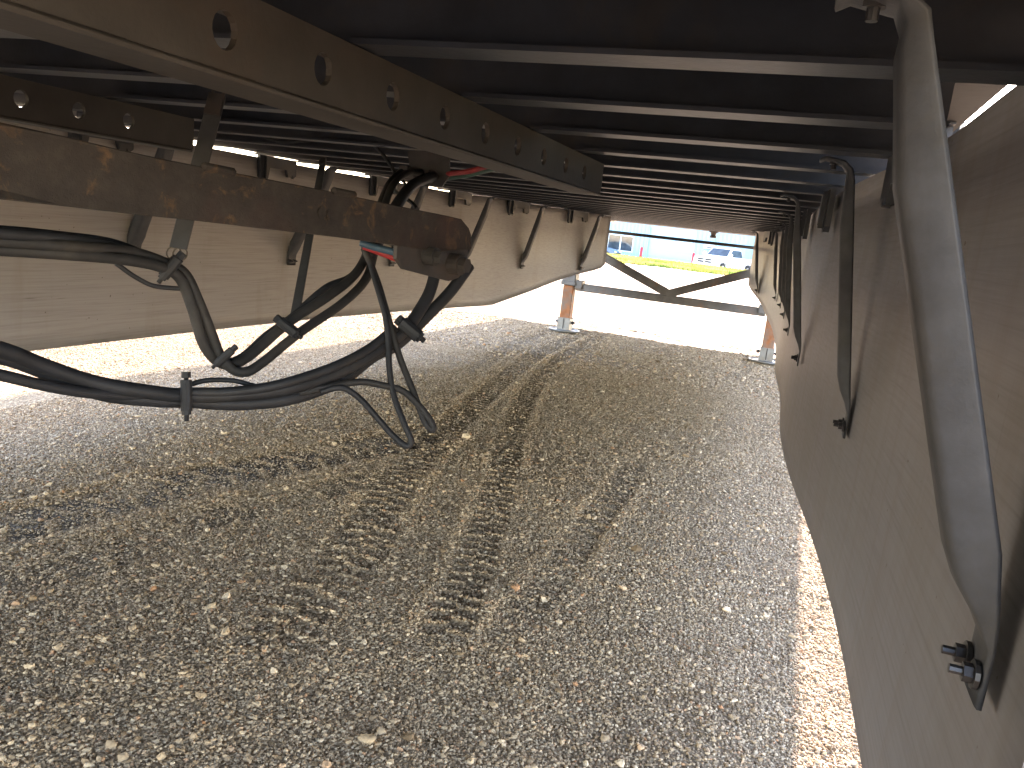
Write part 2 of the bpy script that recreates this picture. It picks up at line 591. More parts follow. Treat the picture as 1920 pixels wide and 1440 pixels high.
def axis(parts):
    out = []
    for a, b_, st in parts:
        out += list(np.arange(a, b_ - 1e-9, st))
    return np.array(out + [parts[-1][1]])


gx = axis([(-900, -100, 100), (-100, -20, 8), (-20, -4.4, 0.6), (-4.4, -1.9, 0.035), (-1.9, -1.2, 0.012), (-1.2, 1.3, 0.0075), (1.3, 1.35, 0.0105), (1.35, 2.0, 0.05), (2.0, 20, 0.9), (20, 100, 8), (100, 900, 100)])
gy = axis([(-400, -40, 60), (-40, -2, 2), (-2, 0.6, 0.15), (0.6, 3.2, 0.0075), (3.2, 4.2, 0.0105), (4.2, 7.6, 0.022), (7.6, 13, 0.06), (13, 27, 0.5), (27, 52, 0.5), (52, 100, 2), (100, 1200, 100)])
GX, GY = np.meshgrid(gx, gy)
GZ, GS = terrain(GX.ravel(), GY.ravel())
nx, ny = len(gx), len(gy)
me = bpy.data.meshes.new('ground')
idx = np.arange(nx * ny).reshape(ny, nx)
quads = np.stack([idx[:-1, :-1], idx[:-1, 1:], idx[1:, 1:], idx[1:, :-1]], -1).reshape(-1, 4)
me.vertices.add(nx * ny)
me.vertices.foreach_set('co', np.stack([GX.ravel(), GY.ravel(), GZ], -1).ravel().astype(np.float32))
me.loops.add(quads.size)
me.loops.foreach_set('vertex_index', quads.ravel().astype(np.int32))
me.polygons.add(len(quads))
me.polygons.foreach_set('loop_start', np.arange(0, quads.size, 4, dtype=np.int32))
me.polygons.foreach_set('use_smooth', np.ones(len(quads), bool))
me.update(calc_edges=True)
att = me.attributes.new('soil', 'FLOAT', 'POINT')
att.data.foreach_set('value', GS.astype(np.float32))
me.materials.append(MAT['ground'])
ground = bpy.data.objects.new('ground', me)
COL.objects.link(ground)
tag(ground, 'compacted grey beige gravel yard with curved tyre tracks', None, None, 'structure')


# ------------------------------------------------------------------ pebbles (stuff): points with size, spun pebbles on them
def pebbles(name, n_pts, region, size, sig, label, big=0.0, sink=0.25):
    x0, x1, y0, y1 = region
    x = RNG.uniform(x0, x1, n_pts)
    y = RNG.uniform(y0, y1, n_pts)
    # keep what this place can show: a generous wedge round the view
    d = np.stack([x, y, np.zeros(n_pts)], -1) - CAM
    dep = d @ FWD
    u, v = (d @ RGT) / np.maximum(dep, .01) * F_PX, (d @ UPV) / np.maximum(dep, .01) * F_PX
    keep = (dep > 0.3) & (np.abs(u) < 1150) & (np.abs(v) < 900)
    z, soil = terrain(x, y)
    keep &= RNG.random(n_pts) > 0.72 * smooth01(soil / 0.8)
    x, y, z = x[keep], y[keep], z[keep]
    s = size * np.exp(RNG.normal(0, sig, len(x)))
    if big:
        b_ = RNG.random(len(x)) < big
        s[b_] *= RNG.uniform(1.4, 2.5, b_.sum())
    sc = np.stack([s * RNG.uniform(0.8, 1.3, len(s)), s * RNG.uniform(0.7, 1.1, len(s)), s * RNG.uniform(0.5, 0.8, len(s))], -1)
    rot = np.stack([RNG.normal(0, 0.35, len(s)), RNG.normal(0, 0.35, len(s)), RNG.uniform(0, 6.283, len(s))], -1)
    pm = bpy.data.meshes.new(name)
    pm.vertices.add(len(x))
    pm.vertices.foreach_set('co', np.stack([x, y, z + sc[:, 2] * (0.5 - sink)], -1).ravel().astype(np.float32))
    a = pm.attributes.new('peb_scale', 'FLOAT_VECTOR', 'POINT')
    a.data.foreach_set('vector', sc.ravel().astype(np.float32))
    a = pm.attributes.new('peb_rot', 'FLOAT_VECTOR', 'POINT')
    a.data.foreach_set('vector', rot.ravel().astype(np.float32))
    a = pm.attributes.new('peb_kind', 'INT', 'POINT')
    a.data.foreach_set('value', RNG.integers(0, 6, len(x)).astype(np.int32))
    o = bpy.data.objects.new(name, pm)
    COL.objects.link(o)
    tag(o, label, 'gravel', None, 'stuff')
    md = o.modifiers.new('scatter', 'NODES')
    md.node_group = PEB_TREE
    return o


def pebble_tree():
    ng = bpy.data.node_groups.new('pebble_scatter', 'GeometryNodeTree')
    ng.interface.new_socket('Geometry', in_out='INPUT', socket_type='NodeSocketGeometry')
    ng.interface.new_socket('Geometry', in_out='OUTPUT', socket_type='NodeSocketGeometry')
    N, L = ng.nodes, ng.links
    gi, go = N.new('NodeGroupInput'), N.new('NodeGroupOutput')
    g2i = N.new('GeometryNodeGeometryToInstance')
    for k in range(6):
        ico = N.new('GeometryNodeMeshIcoSphere')
        ico.inputs['Radius'].default_value = 0.5
        ico.inputs['Subdivisions'].default_value = 2 if k < 4 else 1
        nz = N.new('ShaderNodeTexNoise')
        nz.inputs['Scale'].default_value = 1.7
        nz.inputs['Detail'].default_value = 1.0
        add = N.new('ShaderNodeVectorMath')
        add.operation = 'ADD'
        add.inputs[1].default_value = (k * 7.3, k * 3.1, k * 1.7)
        ps = N.new('GeometryNodeInputPosition')
        L.new(ps.outputs[0], add.inputs[0])
        L.new(add.outputs[0], nz.inputs['Vector'])
        sub = N.new('ShaderNodeVectorMath')
        sub.operation = 'SUBTRACT'
        sub.inputs[1].default_value = (0.5, 0.5, 0.5)
        L.new(nz.outputs['Color'], sub.inputs[0])
        scl = N.new('ShaderNodeVectorMath')
        scl.operation = 'SCALE'
        scl.inputs['Scale'].default_value = 0.95
        L.new(sub.outputs[0], scl.inputs[0])
        sp = N.new('GeometryNodeSetPosition')
        L.new(ico.outputs['Mesh'], sp.inputs['Geometry'])
        L.new(scl.outputs[0], sp.inputs['Offset'])
        sm = N.new('GeometryNodeSetMaterial')
        sm.inputs['Material'].default_value = MAT['pebble']
        L.new(sp.outputs[0], sm.inputs['Geometry'])
        ss = N.new('GeometryNodeSetShadeSmooth')
        ss.inputs['Shade Smooth'].default_value = k < 3
        L.new(sm.outputs[0], ss.inputs[0])
        L.new(ss.outputs[0], g2i.inputs[0])
    iop = N.new('GeometryNodeInstanceOnPoints')
    iop.inputs['Pick Instance'].default_value = True

    def named(nm, ty):
        q = N.new('GeometryNodeInputNamedAttribute')
        q.data_type = ty
        q.inputs['Name'].default_value = nm
        return q.outputs['Attribute']
    L.new(gi.outputs[0], iop.inputs['Points'])
    L.new(g2i.outputs[0], iop.inputs['Instance'])
    L.new(named('peb_kind', 'INT'), iop.inputs['Instance Index'])
    L.new(named('peb_scale', 'FLOAT_VECTOR'), iop.inputs['Scale'])
    e2r = N.new('FunctionNodeEulerToRotation')
    L.new(named('peb_rot', 'FLOAT_VECTOR'), e2r.inputs[0])
    L.new(e2r.outputs[0], iop.inputs['Rotation'])
    L.new(iop.outputs[0], go.inputs[0])
    return ng


PEB_TREE = pebble_tree()
pebbles('gravel', 330000, (-1.6, 1.32, 0.75, 2.5), 0.0041, 0.36, 'loose pale pebbles strewn over the gravel under the trailer', 0.010, 0.3)
pebbles('gravel', 200000, (-3.2, 1.25, 2.5, 5.0), 0.0056, 0.30, 'small loose stones on the gravel between the side skirts', 0.005, 0.3)
pebbles('gravel', 50000, (-4.6, 1.3, 5.0, 7.05), 0.0095, 0.30, 'loose stones on the gravel round the landing legs', 0.003, 0.3)
pebbles('gravel', 200, (-1.9, 1.3, 0.65, 3.4), 0.012, 0.25, 'bigger flat stones lying loose on the gravel', 0.0, 0.2)

# ------------------------------------------------------------------ the trailer
ZC = 1.016          # underside of the crossmembers
trailer = empty('semi_trailer', (0, 6.73, 0), 'long box semi trailer seen from beneath, with side skirts and landing legs down', 'trailer')

# body shell
MB().box((-1.30, -5.0, 1.24), (-1.265, 10.1, 4.05)).build('side_wall', 'body', trailer)
MB().box((1.265, -5.0, 1.24), (1.30, 10.1, 4.05)).build('side_wall', 'body', trailer)
MB().box((-1.265, 10.06, 1.05), (1.265, 10.1, 4.05)).build('front_wall', 'body', trailer)
MB().box((-1.265, -5.0, 1.24), (1.265, -4.96, 4.05)).build('rear_door', 'body', trailer)
MB().box((-1.30, -5.0, 4.052), (1.30, 10.1, 4.09)).build('roof', 'body', trailer)
fl = MB().box((-1.262, -4.94, 1.122), (1.234, 10.05, 1.16)).box((1.234, -4.94, 1.122), (1.262, 1.18, 1.16)).box((1.234, 2.0, 1.122), (1.262, 10.05, 1.16))  # right edge notched to let the sky show above the skirt
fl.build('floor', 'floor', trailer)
# bottom side rails; the right one gets an invented gap so sky shows as a bright slit
MB().box((-1.305, -5.0, 1.027), (-1.272, 10.1, 1.237)).build('bottom_rail', 'alu', trailer)
MB().box((1.272, -5.0, 1.027), (1.303, 1.44, 1.237)).box((1.272, 2.25, 1.027), (1.303, 10.1, 1.237)).build('bottom_rail', 'alu', trailer)

# crossmembers: I sections
for k in range(-4, 25):
    y = 0.874 + 0.305 * k - 0.028
    m = MB()
    w = 0.028
    xe = {1: 1.135, 2: 1.165, 3: 1.22}.get(k, 1.265)      # shortened to clear the view out to the added sky gap
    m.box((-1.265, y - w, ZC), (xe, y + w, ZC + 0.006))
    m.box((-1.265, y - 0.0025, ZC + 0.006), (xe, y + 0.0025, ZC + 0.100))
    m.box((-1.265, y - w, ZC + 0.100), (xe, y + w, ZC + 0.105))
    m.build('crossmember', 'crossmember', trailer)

# coupler plate and kingpin at the nose
MB().box((-1.25, 8.35, 1.045), (1.25, 10.055, 1.055)).build('coupler_plate', 'rail', trailer, 0.002)
kp = [(0.055, 0), (0.055, -0.018), (0.036, -0.022), (0.026, -0.05), (0.036, -0.062), (0.036, -0.078), (0.03, -0.082)]
MB().tube([(0.01, 9.3, 1.044 + dz) for r_, dz in kp], [r_ for r_, dz in kp], 16).build('kingpin', 'bolt', trailer)


# slider rails with round holes
def rail(x, y0, y1, hole_y, r=0.0165, zb=0.938, flange=-1):
    ztop, th = ZC - 0.002, 0.007
    zc_h = 0.977
    ys = [y0]
    cells = []
    half = 0.045
    for hy in hole_y:
        cells.append((hy - half, hy + half, hy))
    m = MB()
    seg = 16

    def plate(a, b_):
        m.box((x - th, a, zb + 0.006), (x, b_, ztop))
    cur = y0
    for a, b_, hy in cells:
        if a > cur + 1e-6:
            plate(cur, a)
        ang = [2 * math.pi * (i + 0.5) / seg for i in range(seg)]
        outer, inner = [], []
        for t in ang:
            c, s = math.cos(t), math.sin(t)
            kx = half / abs(c) if abs(c) > 1e-6 else 9
            kz = ((ztop - zc_h) if s > 0 else (zc_h - zb - 0.006)) / abs(s)
            q = min(kx, kz)
            outer.append((hy + q * c, zc_h + q * s))
            inner.append((hy + r * c, zc_h + r * s))
        # corners
        V, Fc = [], []
        for xx in (x - th, x):
            V += [(xx, p[0], p[1]) for p in outer] + [(xx, p[0], p[1]) for p in inner]
        n2 = 2 * seg
        for i in range(seg):
            j = (i + 1) % seg
            Fc.append((i, seg + i, seg + j, j))
            Fc.append((n2 + i, n2 + j, n2 + seg + j, n2 + seg + i))
            Fc.append((seg + i, n2 + seg + i, n2 + seg + j, seg + j))
        # corner triangles on both faces
        for i in range(seg):
            j = (i + 1) % seg
            po, qo = outer[i], outer[j]
            if abs(po[0] - qo[0]) > 1e-6 and abs(po[1] - qo[1]) > 1e-6:
                cy_ = po[0] if abs(abs(po[0] - hy) - half) < 1e-6 else qo[0]
                cz_ = po[1] if abs(abs(po[0] - hy) - half) > 1e-6 else qo[1]
                for off, xx, fl in ((0, x - th, 0), (n2, x, 1)):
                    V.append((xx, cy_, cz_))
                    kk = len(V) - 1
                    Fc.append((off + i, off + j, kk) if not fl else (off + j, off + i, kk))
        m.add(V, Fc)
        cur = b_
    if cur < y1:
        plate(cur, y1)
    o = m.build('slider_rail', 'rail', trailer)
    # lower flange and rounded lip
    f2 = MB()
    a, b_ = (x + flange * 0.075, x + 0.001)
    f2.box((min(a, b_), y0, zb), (max(a, b_), y1, zb + 0.006))
    f2.build('flange', 'rail', o, 0.0025)
    f3 = MB()
    f3.box((x + flange * 0.06, y0, ztop - 0.008), (x - th - 0.0005, y1, ztop - 0.001))
    f3.build('flange', 'rail', o)
    return o


rail(0.5, -3.0, 2.0, [0.607 + 0.1524 * k for k in range(-14, 9)])
rail(-0.5, -3.0, 1.72, [1.236 + 0.1365 * k for k in range(-20, 3)], 0.017, 0.933)

# ------------------------------------------------------------------ side skirts
SK_R = [(0.505, 1.165), (0.9, 1.163), (1.15, 1.154), (1.33, 1.140), (1.56, 1.115), (2.07, 1.060), (2.72, 1.022), (4.0, 0.968), (4.7, 0.940), (5.3, 0.905), (5.65, 0.878), (6.0, 0.815), (6.35, 0.722), (6.62, 0.615)]
SK_L = [(0.6, -1.215), (2.0, -1.212), (3.0, -1.205), (3.6, -1.18), (4.3, -1.11), (5.2, -0.99), (5.55, -0.90), (6.0, -0.80), (6.35, -0.69), (6.62, -0.54)]
BOT_R = [(0.505, 0.296), (4.65, 0.29), (5.2, 0.33), (5.9, 0.41), (6.52, 0.560), (6.62, 0.60)]
BOT_L = [(0.6, 0.292), (5.15, 0.288), (5.25, 0.292), (5.75, 0.39), (6.50, 0.560), (6.58, 0.585), (6.62, 0.62)]


def interp_s(tab, y, w=0.24):
    (a0, b0), (a1, b1), (a2, b2), (a3, b3) = tab[0], tab[1], tab[-2], tab[-1]
    tab = [(a0 - 1, b0 - (b1 - b0) / (a1 - a0))] + list(tab) + [(a3 + 1, b3 + (b3 - b2) / (a3 - a2))]
    xs, ys = zip(*tab)
    q = [np.interp(y + d * w, xs, ys) for d in (-1, -0.5, 0, 0.5, 1)]
    return float(np.dot(q, (0.1, 0.22, 0.36, 0.22, 0.1)))


def skirt_x(side, y):
    return interp_s(SK_R if side > 0 else SK_L, y)


def skirt(side):
    tab, bot = (SK_R, BOT_R) if side > 0 else (SK_L, BOT_L)
    y0, y1 = tab[0][0], tab[-1][0]
    ys = sorted(set(list(np.linspace(y0, y1, 90)) + [b_[0] for b_ in bot]))
    rows = 12
    th = 0.006
    V, Fc = [], []
    for y in ys:
        x = skirt_x(side, y)
        xs, zs = zip(*bot)
        zb = float(np.interp(y, xs, zs))
        zt = (1.0125 + 0.014 * float(smooth01((1.35 - y) / 0.45)) if side > 0 else (1.002 + 0.010 * float(smooth01((y - 4.6) / 0.6)))) + 0.0015 * math.sin(y * 5.1)
        for layer in (0, 1):
            for r_ in range(rows + 1):
                t = r_ / rows
                z = zb + (zt - zb) * t
                belly = (1.0 if side > 0 else 0.35) * 0.004 * math.sin(y * 2.3 + side) * math.sin(math.pi * t) + (0.006 if side > 0 else 0.0015) * (1 - t) ** 2 * math.sin(y * 3.9 + 1)
                V.append((x + belly + side * th * layer, y, z))
    n = rows + 1
    st = 2 * n
    for i in range(len(ys) - 1):
        o = i * st
        for r_ in range(rows):
            a = o + r_
            q = (a, a + 1, a + st + 1, a + st)
            Fc.append(q if side > 0 else q[::-1])
            a = o + n + r_
            q = (a, a + st, a + st + 1, a + 1)
            Fc.append(q if side > 0 else q[::-1])
        for r_ in (0, rows):
            a, b_ = o + r_, o + n + r_
            Fc.append((a, a + st, b_ + st, b_))
    for i in (0, len(ys) - 1):
        o = i * st
        for r_ in range(rows):
            Fc.append((o + r_, o + r_ + 1, o + n + r_ + 1, o + n + r_))
    m = MB().add(V, Fc, True)
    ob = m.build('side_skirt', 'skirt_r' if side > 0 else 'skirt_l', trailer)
    for p in ob.data.polygons:
        p.use_smooth = p.area > 0.0006
    return ob


skirt(1)
skirt(-1)


def hexbolt(m, c, axis_, r=0.009, h=0.007, stub=0.012):
    c, a = np.array(c, float), np.array(axis_, float)
    a = a / np.linalg.norm(a)
    m.tube([c, c + a * 0.003], r * 1.5, 12, True, False)
    m.tube([c + a * 0.003, c + a * (0.003 + h)], r, 6, True, False)
    m.tube([c + a * (0.003 + h), c + a * (0.003 + h + stub)], r * 0.5, 8, True, False)


def strut(side, y, xt, zb=0.57, w=0.050, zt=None, dp=0.022):
    """pressed channel strut from the skirt foot up to a crossmember"""
    zt = zt or ZC - 0.004
    xt = xt + side * (0.022 if y < 1 else (0.055 if side > 0 else 0.016))
    xb = skirt_x(side, y) - side * 0.007
    path = []      # (x, z, depth of the channel, half width)
    path.append((xb, zb - 0.022, 0.001, w * 0.46))
    path.append((xb, zb + 0.018, 0.001, w * 0.48))
    path.append((xb - side * 0.002, zb + 0.038, 0.35 * dp, w * 0.52))
    path.append((xb - side * 0.006, zb + 0.060, 0.75 * dp, w * 0.53))
    foot = (xb - side * 0.010, zb + 0.085)
    n = 8
    for i in range(n + 1):
        t = i / n
        path.append((foot[0] + (xt - foot[0]) * t, foot[1] + (zt - 0.035 - foot[1]) * t, dp * (1 - 0.4 * max(0, t - 0.75) / 0.25), w * 0.5))
    path.append((xt - side * 0.005, zt - 0.018, 0.45 * dp, w * 0.5))
    path.append((xt - side * 0.020, zt - 0.006, 0.005, w * 0.5))
    path.append((xt - side * 0.050, zt - 0.001, 0.002, w * 0.5))
    path.append((xt - side * 0.060, zt - 0.006, 0.001, w * 0.48))
    seg = 12
    th = 0.003
    V, Fc = [], []
    for i, (px_, pz_, dep, hw) in enumerate(path):
        a = np.array(path[max(i - 1, 0)][:2])
        b_ = np.array(path[min(i + 1, len(path) - 1)][:2])
        d = (b_ - a) / np.linalg.norm(b_ - a)
        nrm = np.array([-side * d[1], side * d[0]])      # towards the centre line
        for lay in (0, 1):
            for k in range(seg + 1):
                t = -1 + 2 * k / seg
                prof = dep * math.sqrt(max(0, 1 - abs(t) ** 4.5)) + th * lay
                V.append((px_ + nrm[0] * prof, y + t * hw, pz_ + nrm[1] * prof))
    n = seg + 1
    st = 2 * n
    for i in range(len(path) - 1):
        o = i * st
        for k in range(seg):
            Fc.append((o + k, o + k + 1, o + st + k + 1, o + st + k))
            Fc.append((o + n + k, o + st + n + k, o + st + n + k + 1, o + n + k + 1))
        for k in (0, seg):
            Fc.append((o + k, o + st + k, o + st + n + k, o + n + k))
    for i in (0, len(path) - 1):
        o = i * st
        for k in range(seg):
            Fc.append((o + k, o + k + 1, o + n + k + 1, o + n + k))
    ob = MB().add(V, Fc, True).build('skirt_strut', 'strut', trailer)
    for dy in (-0.014, 0.014):
        m = MB()
        hexbolt(m, (xb - side * 0.005, y + dy, zb - 0.002), (-side, 0, 0), 0.0065, 0.006, 0.008)
        m.build('bolt', 'bolt', ob)
    m = MB()
    hexbolt(m, (xt - side * 0.036, y, zt - 0.003), (0, 0, -1), 0.008, 0.006, 0.008)
    m.build('bolt', 'bolt', ob)
    return ob


STR_R = [(0.585, 1.028, 0.588), (1.48, 1.000, 0.572), (2.40, 0.912, 0.57), (3.30, 0.881, 0.57), (4.18, 0.846, 0.57), (4.98, 0.81, 0.57), (5.66, 0.755, 0.575), (6.35, 0.595, 0.58)]
STR_L = [(2.25, -1.06, 0.60), (3.17, -1.01, 0.575), (4.02, -0.97, 0.57), (4.82, -0.90, 0.572), (5.55, -0.785, 0.572), (6.35, -0.565, 0.578), (1.35, -1.06, 0.6)]
for y, xt, zb in STR_R:
    strut(1, y, xt, zb, 0.050 if y < 1 else 0.044, None, 0.027 if y < 1 else 0.018)
for y, xt, zb in STR_L:
    strut(-1, y, xt, zb, 0.064, 1.008, 0.026)


def clip(side, y):
    """black hanger at the skirt's upper edge: a bridge with one long and two short prongs"""
    x = skirt_x(side, y) - side * 0.012
    x2 = skirt_x(side, y - 0.27) - side * 0.012
    pts = [(0, 1.014), (0, 0.948), (-0.02, 0.935), (-0.028, 0.952), (-0.034, 0.938), (-0.055, 0.938), (-0.066, 0.968), (-0.18, 0.966),
           (-0.19, 0.925), (-0.198, 0.912), (-0.235, 0.912), (-0.245, 0.925), (-0.25, 1.014)]
    P = []
    for dy, z in pts:
        xx = x + (x2 - x) * (-dy / 0.27)
        P.append((xx, y - 0.03 + dy, z))
    m = MB().prism(P, (-side * 0.014, 0, 0))
    ob = m.build('skirt_hanger', 'clip', trailer)
    r = MB()
    for dy in (-0.216,):
        xx = x + (x2 - x) * (-dy / 0.27) - side * 0.0145
        r.box((min(xx, xx - side * 0.012), y - 0.03 + dy - 0.004, 0.92), (max(xx, xx - side * 0.012), y - 0.03 + dy + 0.004, 1.01))
    r.build('rib', 'clip', ob)
    return ob


for y, xt, zb in STR_R[1:]:
    clip(1, y)
for y, xt, zb in STR_L:
    clip(-1, y)

# a bracket and a hanging cable over the right skirt, near the slit
m = MB().box((1.05, 0.56, 1.100), (1.225, 0.80, 1.118))
m.build('end_plate', 'alu', trailer, 0.002)
m = MB().box((1.04, 0.90, 1.104), (1.20, 1.10, 1.119))
m.build('end_plate', 'alu', trailer, 0.002)
m = MB().tube(spline([(1.12, 0.60, 1.09), (1.135, 0.70, 1.07), (1.16, 0.80, 1.06), (1.19, 0.90, 1.085), (1.2, 0.96, 1.115)]), 0.0065, 10)
m.build('cable', 'rubber', trailer)

# ------------------------------------------------------------------ landing gear
YG = 6.73
for s in (-1, 1):
    x = s * 0.845
    m = MB().box((x - 0.06, YG - 0.06, 0.43), (x + 0.06, YG + 0.06, 1.012))
    leg = m.build('landing_leg', 'leg_grey', trailer, 0.008)
    MB().box((x - 0.066, YG - 0.066, 0.405), (x + 0.066, YG + 0.066, 0.44)).build('collar', 'leg_grey', leg, 0.006)
    MB().box((x - 0.046, YG - 0.046, 0.09), (x + 0.046, YG + 0.046, 0.404)).build('inner_tube', 'leg_rust', leg, 0.007)
    sh = MB()
    sh.box((x - 0.054, YG - 0.055, 0.022), (x + 0.054, YG - 0.048, 0.125))
    sh.box((x - 0.054, YG + 0.048, 0.022), (x + 0.054, YG + 0.055, 0.125))
    sh.box((x - 0.054, YG - 0.047, 0.022), (x - 0.048, YG + 0.047, 0.12))
    sh.box((x + 0.048, YG - 0.047, 0.022), (x + 0.054, YG + 0.047, 0.12))
    sh.build('shoe_bracket', 'shoe', leg)
    sl = MB()
    sl.box((x - 0.004, YG - 0.0575, 0.03), (x + 0.004, YG - 0.0555, 0.122))
    sl.build('slot', 'black', leg)
    pad = [(0.0, 0.018), (0.075, 0.018), (0.115, 0.008), (0.128, 0.018), (0.136, 0.018), (0.136, 0.012), (0.12, 0.0), (0.0, 0.0)]
    V, Fc = [], []
    N = 24
    for r_, z in pad:
        for k in range(N):
            a = 2 * math.pi * k / N
            V.append((x + max(r_, 0.0005) * math.cos(a), YG + max(r_, 0.0005) * math.sin(a) * 0.95, 0.004 + z))
    for i in range(len(pad) - 1):
        for k in range(N):
            Fc.append((i * N + k, (i + 1) * N + k, (i + 1) * N + (k + 1) % N, i * N + (k + 1) % N))
    MB().add(V, Fc, True).build('foot_pad', 'shoe', leg)
    b_ = MB()
    b_.tube([(x - 0.085, YG, 0.085), (x + 0.085, YG, 0.085)], 0.009, 8)
    b_.tube([(x - 0.075, YG, 0.085), (x - 0.062, YG, 0.085)], 0.016, 6, True, False)
    b_.tube([(x + 0.062, YG, 0.085), (x + 0.075, YG, 0.085)], 0.016, 6, True, False)
    b_.build('pin', 'bolt', leg)
    g = MB().box((x - s * 0.09 - 0.03, YG - 0.05, 0.385), (x - s * 0.09 + 0.03, YG + 0.05, 0.455))
    g.build('brace_lug', 'leg_grey', leg, 0.004)
MB().bar((-0.783, YG, 0.398), (0.783, YG, 0.398), 0.06, 0.066).build('cross_tube', 'leg_grey', trailer, 0.006)
for s in (-1, 1):
    MB().bar((s * -0.012, YG - 0.004 - 0.002 * s, 0.438), (s * 0.782, YG - 0.004 - 0.002 * s, 0.755), 0.05, 0.066).build('diagonal_brace', 'leg_grey', trailer, 0.004)
MB().tube([(-0.783, YG - 0.01, 0.888), (0.783, YG - 0.01, 0.888)], 0.0125, 12).build('cross_shaft', 'bracket', trailer)

# ------------------------------------------------------------------ rear bogie, behind the camera
for y in (-1.75, -3.0):
    ax = MB().tube([(-1.22, y, 0.51), (1.22, y, 0.51)], 0.062, 14).build('axle', 'bracket', trailer)
    for s_ in (-1, 1):
        for x_ in (0.80, 1.13):
            tw = 0.13
            pr_ = [(-tw, 0.30), (-tw, 0.44), (-tw * 0.8, 0.495), (0, 0.505), (tw * 0.8, 0.495), (tw, 0.44), (tw, 0.30)]
            MB().tube([(s_ * x_ + dx, y, 0.508) for dx, r_ in pr_], [r_ for dx, r_ in pr_], 32).build('tyre', 'tyre', ax)
            MB().tube([(s_ * x_ - 0.135, y, 0.508), (s_ * x_ + 0.135, y, 0.508)], 0.24, 24).build('rim', 'rim', ax)
    for s_ in (-1, 1):
        MB().box((s_ * 0.5 - 0.05, y - 0.45, 0.575), (s_ * 0.5 + 0.05, y + 0.45, 0.66)).build('spring', 'bracket', ax, 0.01)
for s_ in (-1, 1):
    MB().box((s_ * 0.45 - 0.04, -3.7, 0.70), (s_ * 0.45 + 0.04, -0.35, 0.93)).build('slider_beam', 'rail', trailer, 0.01)

# ------------------------------------------------------------------ rusty bar with end plate
A_top, A_bot = at(0, 228.8, 0.84), at(0, 374, 0.84)
B_top, B_bot = at(871, 410, 1.6), at(871, 477, 1.6)
dirv = (B_top + B_bot - A_top - A_bot) / 2
dirv /= np.linalg.norm(dirv)
side_v = np.cross(dirv, (0, 0, 1.0))
side_v /= np.linalg.norm(side_v)
bar_n = side_v
P0 = (A_top + A_bot) / 2


def on_bar(px, py):
    return on_plane(px, py, P0, bar_n)


ext = -dirv * 0.55
outl = [A_top + ext, A_top + np.array([0, 0, 0.0])]
tops = [(120, 255), (211, 277), (300, 297), (362, 309), (430, 322), (560, 347), (640, 363), (747, 386), (840, 405), (866, 411), (880, 428), (884, 440)]
bots = [(884, 468), (822, 471), (747, 461), (640, 446), (495, 429), (359, 413), (250, 402), (112, 386)]
outl = [A_top + ext] + [A_top] + [on_bar(*p) for p in tops] + [on_bar(*p) for p in bots] + [A_bot, A_bot + ext]
m = MB().prism(outl, -side_v * 0.007)
bar = m.build('support_bar', 'rust', trailer, 0.0015, label='flat steel bar pitted with orange rust')
m = MB()
q = [A_bot + ext - side_v * 0.0075] + [on_bar(*p) - side_v * 0.0075 for p in bots[:0:-1]]
q0 = A_bot + ext - side_v * 0.0075
q1 = on_bar(747, 461) - side_v * 0.0075
up_b = np.cross(side_v, dirv)
m.obox((q0 + q1) / 2 - side_v * 0.03 + np.array([0, 0, 0.006]), (q1 - q0) / 2, side_v * 0.03, np.array([0, 0, 0.003]))
m.build('lip', 'rust', bar)
off = -side_v * 0.008
pl = [(752, 455), (750, 486), (764, 506), (848, 528), (866, 522), (882, 495), (884, 450), (830, 452), (822, 476), (806, 474), (800, 455)]
m = MB().prism([on_bar(*p) + off for p in pl], -side_v * 0.008)
ep = m.build('end_plate', 'bracket', bar)
for (px_, py_, r_) in ((853, 495, 0.021), (806, 480, 0.017)):
    c = on_bar(px_, py_)
    m = MB().tube([c - side_v * 0.012, c + side_v * 0.016], r_, 14, True, False)
    m.tube([c + side_v * 0.016, c + side_v * 0.03], r_ * 0.72, 6, True, False)
    m.build('bulkhead_fitting', 'bracket', bar)
c = on_bar(876, 497)
m = MB().tube([c - side_v * 0.012, c - side_v * 0.05], 0.019, 14)
m.build('hose_end', 'rubber', bar)
for k, (px_, py_) in enumerate(((602, 398), (618, 403))):
    c = on_bar(px_, py_)
    m = MB().tube([c - side_v * 0.002, c + side_v * 0.003], 0.009, 10, True, False)
    m.build('bolt', 'rust', bar)
# lumps of weld on the upper edge
for px_ in (410, 645):
    c = on_bar(px_, 318 if px_ == 410 else 362)
    m = MB().bar(c - dirv * 0.028, c + dirv * 0.028, 0.012, 0.012)
    m.build('weld', 'rust', bar, 0.004)

# ------------------------------------------------------------------ upper bracket with fittings
YB = 2.08


def on_b(px, py):
    return on_y(px, py, YB)


pl = [(764, 283), (842, 281), (842, 330), (828, 350), (794, 348), (786, 336), (770, 330)]
brk = MB().prism([on_b(*p) for p in pl], (0, 0.008, 0)).build('hose_bracket', 'bracket', trailer)
for px_, py_ in ((765, 325), (806, 332)):
    c = on_b(px_, py_)
    m = MB().tube([c + (0, -0.03, 0), c + (0, 0.02, 0)], 0.02, 6, True, False)
    m.build('fitting', 'bracket', brk)

# ------------------------------------------------------------------ hoses and cables


def hose(pts, r, mat='rubber', name='air_hose', n=8, label=None):
    r = r * 1.04
    return MB().tube(spline([at(*p) for p in pts], n), r, 10).build(name, mat, trailer, label=label)


